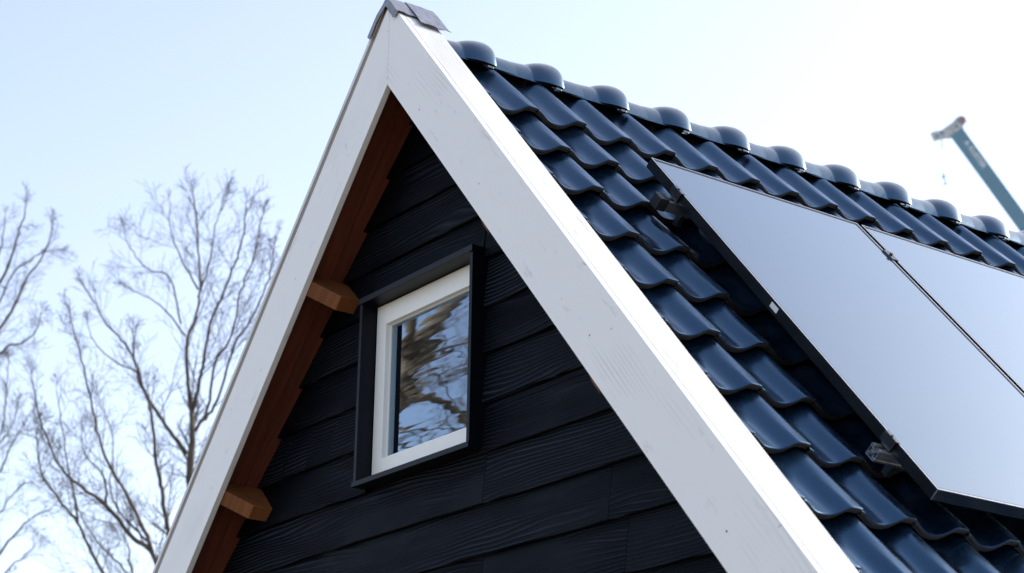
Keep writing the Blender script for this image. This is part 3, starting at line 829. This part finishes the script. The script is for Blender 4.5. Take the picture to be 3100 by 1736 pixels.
K = 1.16756
def C6(*p): return [(x / K, 500 + y / K) for x, y in p]      # points read in one enlarged view of the photograph
rn = random.Random(21)
D1 = 19.0
def ground_pt(u, v, dist):
    d = px_ray(u, v); d = d / d.dot(CF); p = CAM + d * dist; return Vector((p.x, p.y, 0))
base1 = ground_pt(620, 1900, D1)
def to_px(P):
    d = P - CAM; z = d.dot(CF); return (1550 + FPX * d.dot(CR) / z, 868 - FPX * d.dot(CU) / z)
b1 = to_px(base1); fork = (560, 2350)
limbs1 = [
    (0.14, 0.10, 0, 0, [b1, ((b1[0] + fork[0]) / 2 + 12, (b1[1] + fork[1]) / 2), fork]),
    (0.075, 0.030, 0, 0.2, [fork, (578, 1900), (590, 1600)] + C6((672, 1110), (680, 950), (678, 870))),
    (0.028, 0.008, 0.2, 0.6, C6((678, 872), (665, 750), (662, 620), (690, 540), (705, 460), (703, 330), (695, 200), (682, 110))),
    (0.026, 0.008, 0.2, -0.8, C6((679, 880), (705, 770), (720, 700), (745, 560), (790, 450), (830, 350), (862, 240), (870, 150))),
    (0.022, 0.007, 0.1, -1.2, C6((690, 940), (735, 860), (760, 700), (820, 600), (850, 450), (895, 330), (925, 190))),
    (0.020, 0.006, -0.6, -1.4, C6((720, 900), (770, 830), (830, 640), (900, 520), (950, 400), (975, 260))),
    (0.030, 0.007, 0.2, 0.9, C6((660, 1020), (600, 940), (540, 850), (490, 760), (482, 700), (430, 620), (370, 550), (330, 480), (290, 420))),
    (0.014, 0.005, 0.3, 0.7, C6((655, 605), (590, 520), (525, 470), (460, 440))),
    (0.014, 0.005, 0.5, 1.2, C6((700, 440), (645, 340), (605, 240), (600, 140))),
    (0.013, 0.005, 0.3, 0.9, C6((640, 560), (600, 400), (530, 370), (470, 310), (440, 240))),
    (0.013, 0.005, 0.4, 0.1, C6((700, 470), (745, 330), (760, 220), (800, 120))),
    (0.012, 0.005, 0.3, 1.0, C6((485, 730), (400, 690), (330, 620), (310, 560))),
    (0.045, 0.009, 0, -0.6, [fork, (520, 1950), (512, 1640)] + C6((590, 1275), (572, 1150), (552, 1050), (540, 900), (512, 800), (480, 700), (470, 600))),
    (0.040, 0.007, 0, -0.9, [fork, (490, 1900)] + C6((550, 1390), (470, 1320), (425, 1265), (375, 1200), (290, 1140), (215, 1070), (165, 960), (135, 870), (113, 750))),
    (0.030, 0.006, -0.3, -1.6, [(500, 1800)] + C6((530, 1340), (500, 1270), (440, 1150), (375, 1040), (345, 940), (320, 830), (290, 690), (262, 590), (240, 500))),
    (0.018, 0.005, -0.4, 0.4, C6((375, 1195), (365, 1100), (300, 1020), (290, 930))),
    (0.016, 0.005, -0.5, 0.3, C6((520, 1330), (420, 1220), (390, 1130), (400, 980), (350, 830))),
    (0.028, 0.006, 0, -1.2, [fork, (420, 1900)] + C6((362, 1443), (305, 1330), (272, 1260), (215, 1190), (160, 1110), (133, 1020), (130, 930))),
    (0.016, 0.005, -0.6, -0.2, C6((275, 1262), (262, 1160), (240, 1060), (215, 900), (200, 800))),
    (0.022, 0.006, 0, 0.8, [(520, 1900)] + C6((470, 1443), (455, 1350), (425, 1290))),
    (0.018, 0.005, 0, 0.6, [(480, 1880)] + C6((440, 1430), (360, 1350), (290, 1250), (260, 1160))),
]
bare_tree('bare_tree', 'tall bare winter tree with many upswept stems just left of the white gable', limbs1, D1, rn, base1, 'bare winter trees behind the house', 0.66, 1.7)

rn = random.Random(5)
D2 = 22.0
base2 = ground_pt(-330, 1900, D2); b2p = to_px(base2)
fk = (-260, 2300)
limbs2 = [
    (0.16, 0.11, 0, 0, [b2p, ((b2p[0] + fk[0]) / 2 - 15, (b2p[1] + fk[1]) / 2), fk]),
    (0.09, 0.02, 0, 0, [fk, (-240, 1900), (-200, 1500), (-150, 1100), (-90, 800), (-60, 600)]),
    (0.035, 0.007, 0, 0.8, [(-195, 1460)] + [(-90, 1150)] + C6((0, 580), (50, 505), (95, 400), (140, 340), (180, 250), (185, 190))),
    (0.030, 0.007, 0, -0.9, [(-150, 1100), (-60, 900)] + C6((10, 400), (40, 320), (65, 240), (85, 180), (92, 140))),
    (0.022, 0.006, 0, 0.5, [(-120, 1000), (-60, 860)] + C6((-10, 330), (10, 250), (18, 180))),
    (0.026, 0.006, 0, -1.3, [(-205, 1520), (-90, 1200)] + C6((10, 655), (75, 630), (130, 585), (145, 520))),
    (0.026, 0.006, 0, 1.0, [(-230, 1800), (-110, 1520)] + C6((0, 1080), (30, 1010), (70, 940), (110, 870))),
    (0.030, 0.006, 0, -0.7, [(-245, 2000), (-130, 1850)] + C6((0, 1370), (60, 1300), (110, 1250), (180, 1215))),
    (0.020, 0.006, 0, 0.4, [(-225, 1750), (-100, 1620)] + C6((0, 1230), (30, 1180), (80, 1130), (120, 1120))),
    (0.020, 0.006, 0, 0.4, [(-205, 1560), (-90, 1380)] + C6((0, 950), (20, 850), (25, 760), (30, 690))),
    (0.020, 0.006, 0, -0.4, [(-215, 1650), (-110, 1450)] + C6((0, 980), (50, 900), (60, 840))),
    (0.022, 0.006, 0, 0.7, [(-240, 1950), (-100, 1900)] + C6((20, 1440), (80, 1390), (130, 1340))),
    (0.020, 0.006, 0, 0.3, [(-170, 1250), (-80, 1050)] + C6((0, 480), (50, 380), (100, 340), (150, 310), (200, 300))),
]
bare_tree('bare_tree', 'bare winter tree cut off by the left edge of the picture, farthest from the house', limbs2, D2, rn, base2, 'bare winter trees behind the house', 0.50, 1.3)

# tree in front of the gable, seen as the reflection in the window pane
PN = FY + 0.023
def refl(u, v, dist):
    d = px_ray(u, v).normalized(); k = (PN - CAM.y) / d.y
    p = CAM + d * k; r = Vector((d.x, -d.y, d.z)); return p + r * dist
rn = random.Random(12)
DR = 10.0
t0 = refl(1130, 1330, DR); baseR = Vector((t0.x - 0.3, t0.y - 0.1, 0))
rt_ = empty('lime_tree', baseR); tag(rt_, 'sunlit tan trunked bare tree seen reflected in the gable window', 'tree')
bt = bmesh.new(); bw = bmesh.new()
def rl(pts): return smooth_line([refl(u, v, DR + dz) - baseR for u, v, dz in pts])
trunk_low = [Vector((0, 0, -0.1)), Vector((0.12, 0.05, 1.5)), Vector((0.2, 0.06, 3.2)), refl(1120, 1400, DR) - baseR]
RL = [(smooth_line(trunk_low), 0.26, 0.15),
      (rl([(1120, 1400, 0), (1150, 1290, 0), (1200, 1180, 0), (1245, 1090, 0.1), (1300, 1010, 0.2), (1352, 930, 0.5), (1400, 830, 0.9)]), 0.15, 0.075),
      (rl([(1200, 1180, 0), (1225, 1070, 0), (1240, 1000, -0.2), (1225, 900, -0.4)]), 0.08, 0.04),
      (rl([(1150, 1290, 0), (1195, 1200, 0), (1245, 1190, 0), (1300, 1200, 0.1), (1350, 1228, 0.3), (1425, 1275, 0.6), (1500, 1300, 0.9)]), 0.055, 0.03),
      (rl([(1215, 1230, 0), (1280, 1150, 0), (1350, 1130, 0.2), (1430, 1120, 0.5)]), 0.02, 0.01),
      (rl([(1230, 1160, 0), (1310, 1075, 0), (1370, 1040, 0.2), (1440, 1030, 0.5)]), 0.03, 0.012),
      (rl([(1205, 1300, 0), (1270, 1300, 0.2), (1340, 1310, 0.4), (1420, 1290, 0.5)]), 0.02, 0.008),
      (rl([(1200, 1350, 0), (1260, 1360, 0.2), (1340, 1330, 0.2)]), 0.02, 0.008)]
for pts, r0, r1 in RL:
    n = len(pts); tube(bt, pts, [r0 + (r1 - r0) * i / (n - 1) for i in range(n)], 10)
    if pts is RL[0][0]: continue
    total = sum((pts[i + 1] - pts[i]).length for i in range(n - 1))
    cnt = int(total / 0.2)
    for c in range(cnt):
        t = (c + rn.random()) / cnt; i = min(int(t * (n - 1)), n - 2); q = pts[i].lerp(pts[i + 1], t * (n - 1) - i)
        ax = (pts[i + 1] - pts[i]).normalized(); perp = ax.orthogonal().normalized(); perp.rotate(Quaternion(ax, rn.uniform(0, 6.283)))
        ang = math.radians(rn.uniform(25, 65))
        grow(bw, q, ax * math.cos(ang) + perp * math.sin(ang), rn.uniform(0.6, 1.3), 0.008, 1, rn, 0.0, 2)
link('trunk', bt, M_BARK2, rt_, None, smooth=True); link('crown', bw, M_BARK2, rt_)

# ------------------------------------------------------------------ mobile crane far behind the roof
DC = 55.0
def at(u, v, dist=DC):
    d = px_ray(u, v); return CAM + d / d.dot(CF) * dist
tip = at(2893, 397); far = at(3100, 680)
ax = (far - tip).normalized()
Ldown = (tip.z - 3.0) / -ax.z
foot = tip + ax * Ldown
crane = empty('mobile_crane', (foot.x, foot.y, 0)); tag(crane, 'blue telescopic crane boom with pale head and white lettering rising behind the ridge', 'crane')
viewn = (CAM - tip); viewn = (viewn - ax * viewn.dot(ax)).normalized()          # boom side facing the house
upn = viewn.cross(ax).normalized()
if upn.z < 0: upn = -upn
BMx = Matrix((( -ax.x, viewn.x, upn.x, 0), (-ax.y, viewn.y, upn.y, 0), (-ax.z, viewn.z, upn.z, 0), (0, 0, 0, 1)))
if BMx.to_3x3().determinant() < 0: BMx = BMx @ Matrix.Diagonal((1, 1, -1, 1))
Mc = Matrix.Translation(tip - crane.location) @ BMx       # local x = up the boom, y = towards viewer, z across
bw2 = 0.212
bm = bmesh.new()
def boom_sec(x0, x1, hw, hd): box(bm, x0, x1, -hd, hd, -hw, hw, 0.03)
boom_sec(-Ldown * 0.45, -0.02, bw2, 0.16)
boom_sec(-Ldown * 0.75, -Ldown * 0.44, bw2 + 0.04, 0.20)
boom_sec(-Ldown, -Ldown * 0.74, bw2 + 0.08, 0.24)
boom = link('boom', bm, M_CRANE, crane, Mc)
zs = 1 if (BMx @ Vector((0, 0, 1))).z > 0 else -1
def pl(u, v):      # photo point on the boom's side plane -> boom coordinates
    p = at(u, v) - tip; q = BMx.to_3x3().transposed() @ p; return q.x, q.z
# head: two cheek plates with sheaves between
out = [pl(*q) for q in ((2816, 407), (2827, 400), (2850, 396), (2884, 371), (2897, 356), (2910, 350), (2922, 356), (2923, 370), (2914, 382), (2917, 390), (2886, 411), (2876, 421), (2858, 421), (2832, 428), (2826, 428))]
bm = bmesh.new()
for ya, yb2 in ((0.10, 0.13), (-0.13, -0.10)): prism(bm, out, ya, yb2)
mid = [(a * 0.82 + 0.18 * pl(2868, 398)[0], b2 * 0.82 + 0.18 * pl(2868, 398)[1]) for a, b2 in out]
prism(bm, mid, -0.09, 0.09)
bmesh.ops.recalc_face_normals(bm, faces=bm.faces)
head = link('boom_head', bm, M_CRANE_HD, crane, Mc)
def disc(bm, c, r, y0, y1, n=24):
    tube(bm, [Vector((c[0], y0, c[1])), Vector((c[0], y1, c[1]))], [r, r], n)
for c, r, mt in ((pl(2911, 363), 0.115, M_RED), (pl(2851, 402), 0.055, M_CRANE), (pl(2896, 383), 0.05, M_CRANE), (pl(2836, 412), 0.05, M_CRANE)):
    bm = bmesh.new(); disc(bm, c, r, -0.136, 0.136); disc(bm, c, r * 0.35, -0.16, 0.16, 12)
    link('sheave', bm, mt, head)
# lettering on the boom side
fc = bpy.data.curves.new('lettering', 'FONT'); fc.body = 'A KUSTER'; fc.size = 0.235; fc.extrude = 0.004; fc.offset = 0.006; fc.space_character = 1.06
fo = bpy.data.objects.new('lettering', fc); COL.objects.link(fo)
bpy.context.view_layer.update()
me = bpy.data.meshes.new_from_object(fo.evaluated_get(bpy.context.evaluated_depsgraph_get()))
bpy.data.objects.remove(fo); bpy.data.curves.remove(fc)
me.materials.append(M_LETTER)
let = bpy.data.objects.new('lettering', me); COL.objects.link(let); let.parent = crane
lx = (at(2920, 429) - tip); lq = BMx.to_3x3().transposed() @ lx
e1 = BMx.to_3x3() @ Vector((-1, 0, 0)); e3 = viewn; e2 = e3.cross(e1)
ext = max(v.co.x for v in me.vertices); want = ((at(2977, 507) - at(2919, 428)).length)
sc_l = want / ext
off = (tip - crane.location) + e1 * 0.0 + viewn * 0.1635
cen = BMx.to_3x3() @ Vector((lq.x, 0, 0)) + e2 * (-0.235 * sc_l * 0.36 + 0.065)
Ml = Matrix(((e1.x, e2.x, e3.x, 0), (e1.y, e2.y, e3.y, 0), (e1.z, e2.z, e3.z, 0), (0, 0, 0, 1)))
let.matrix_basis = Matrix.Translation(off + cen) @ Ml @ Matrix.Scale(sc_l, 4)
# ropes and hook
inv = Matrix.Translation(-crane.location)
def rope(name, pts, r, mat=M_CABLE):
    bm = bmesh.new(); tube(bm, [p - crane.location for p in pts], [r] * len(pts), 6); return link(name, bm, mat, crane)
hk = at(2857, 530)
rope('hoist_rope', [at(2852, 424), hk], 0.010)
rope('hoist_rope', [at(2828, 428), at(2845, 490), at(2856, 528)], 0.009)
rope('hoist_rope', [at(2921, 360, DC - .05), at(3100, 590, DC - .05), at(3170, 690, DC - .05)], 0.012)
bm = bmesh.new(); pc = at(2853, 440) - crane.location
tube(bm, [pc + Vector((0, 0, 0.16)), pc + Vector((0, 0, -0.10))], [0.022, 0.022], 8)
link('limit_switch', bm, M_CRANE, crane)
bm = bmesh.new(); hp = hk - crane.location
tube(bm, [hp + Vector((0, 0, 0.02)), hp + Vector((0, 0, -0.03)), hp + Vector((0, 0, -0.10)), hp + Vector((0, 0, -0.13))], [0.02, 0.045, 0.045, 0.02], 10)
hook = [hp + Vector((0, 0, -0.13)), hp + Vector((0, 0, -0.20))] + [hp + CR * (0.055 * math.sin(a)) + Vector((0, 0, -0.25 + 0.055 * math.cos(a))) for a in [i * 0.45 for i in range(0, 10)]]
tube(bm, hook, [0.02] * len(hook), 6)
link('hook_block', bm, M_CRANE, crane)
# carrier on the ground below the boom foot
bm = bmesh.new(); box(bm, -5.5, 4.0, -1.25, 1.25, 0.75, 1.5, 0.06); box(bm, -2.2, 1.2, -1.1, 1.1, 1.55, 3.1, 0.15)
link('carrier', bm, M_CRANE, crane)
bm = bmesh.new(); box(bm, 4.02, 6.0, -1.25, 1.25, 0.7, 2.9, 0.18); link('cab', bm, M_CRANE_HD, crane)
for x in (-4.4, -2.9, 2.2, 4.9):
    for y in (-1.1, 1.1):
        bm = bmesh.new(); tube(bm, [Vector((x, y - 0.2, 0.55)), Vector((x, y + 0.2, 0.55))], [0.55, 0.55], 20); link('wheel', bm, M_TYRE, crane)
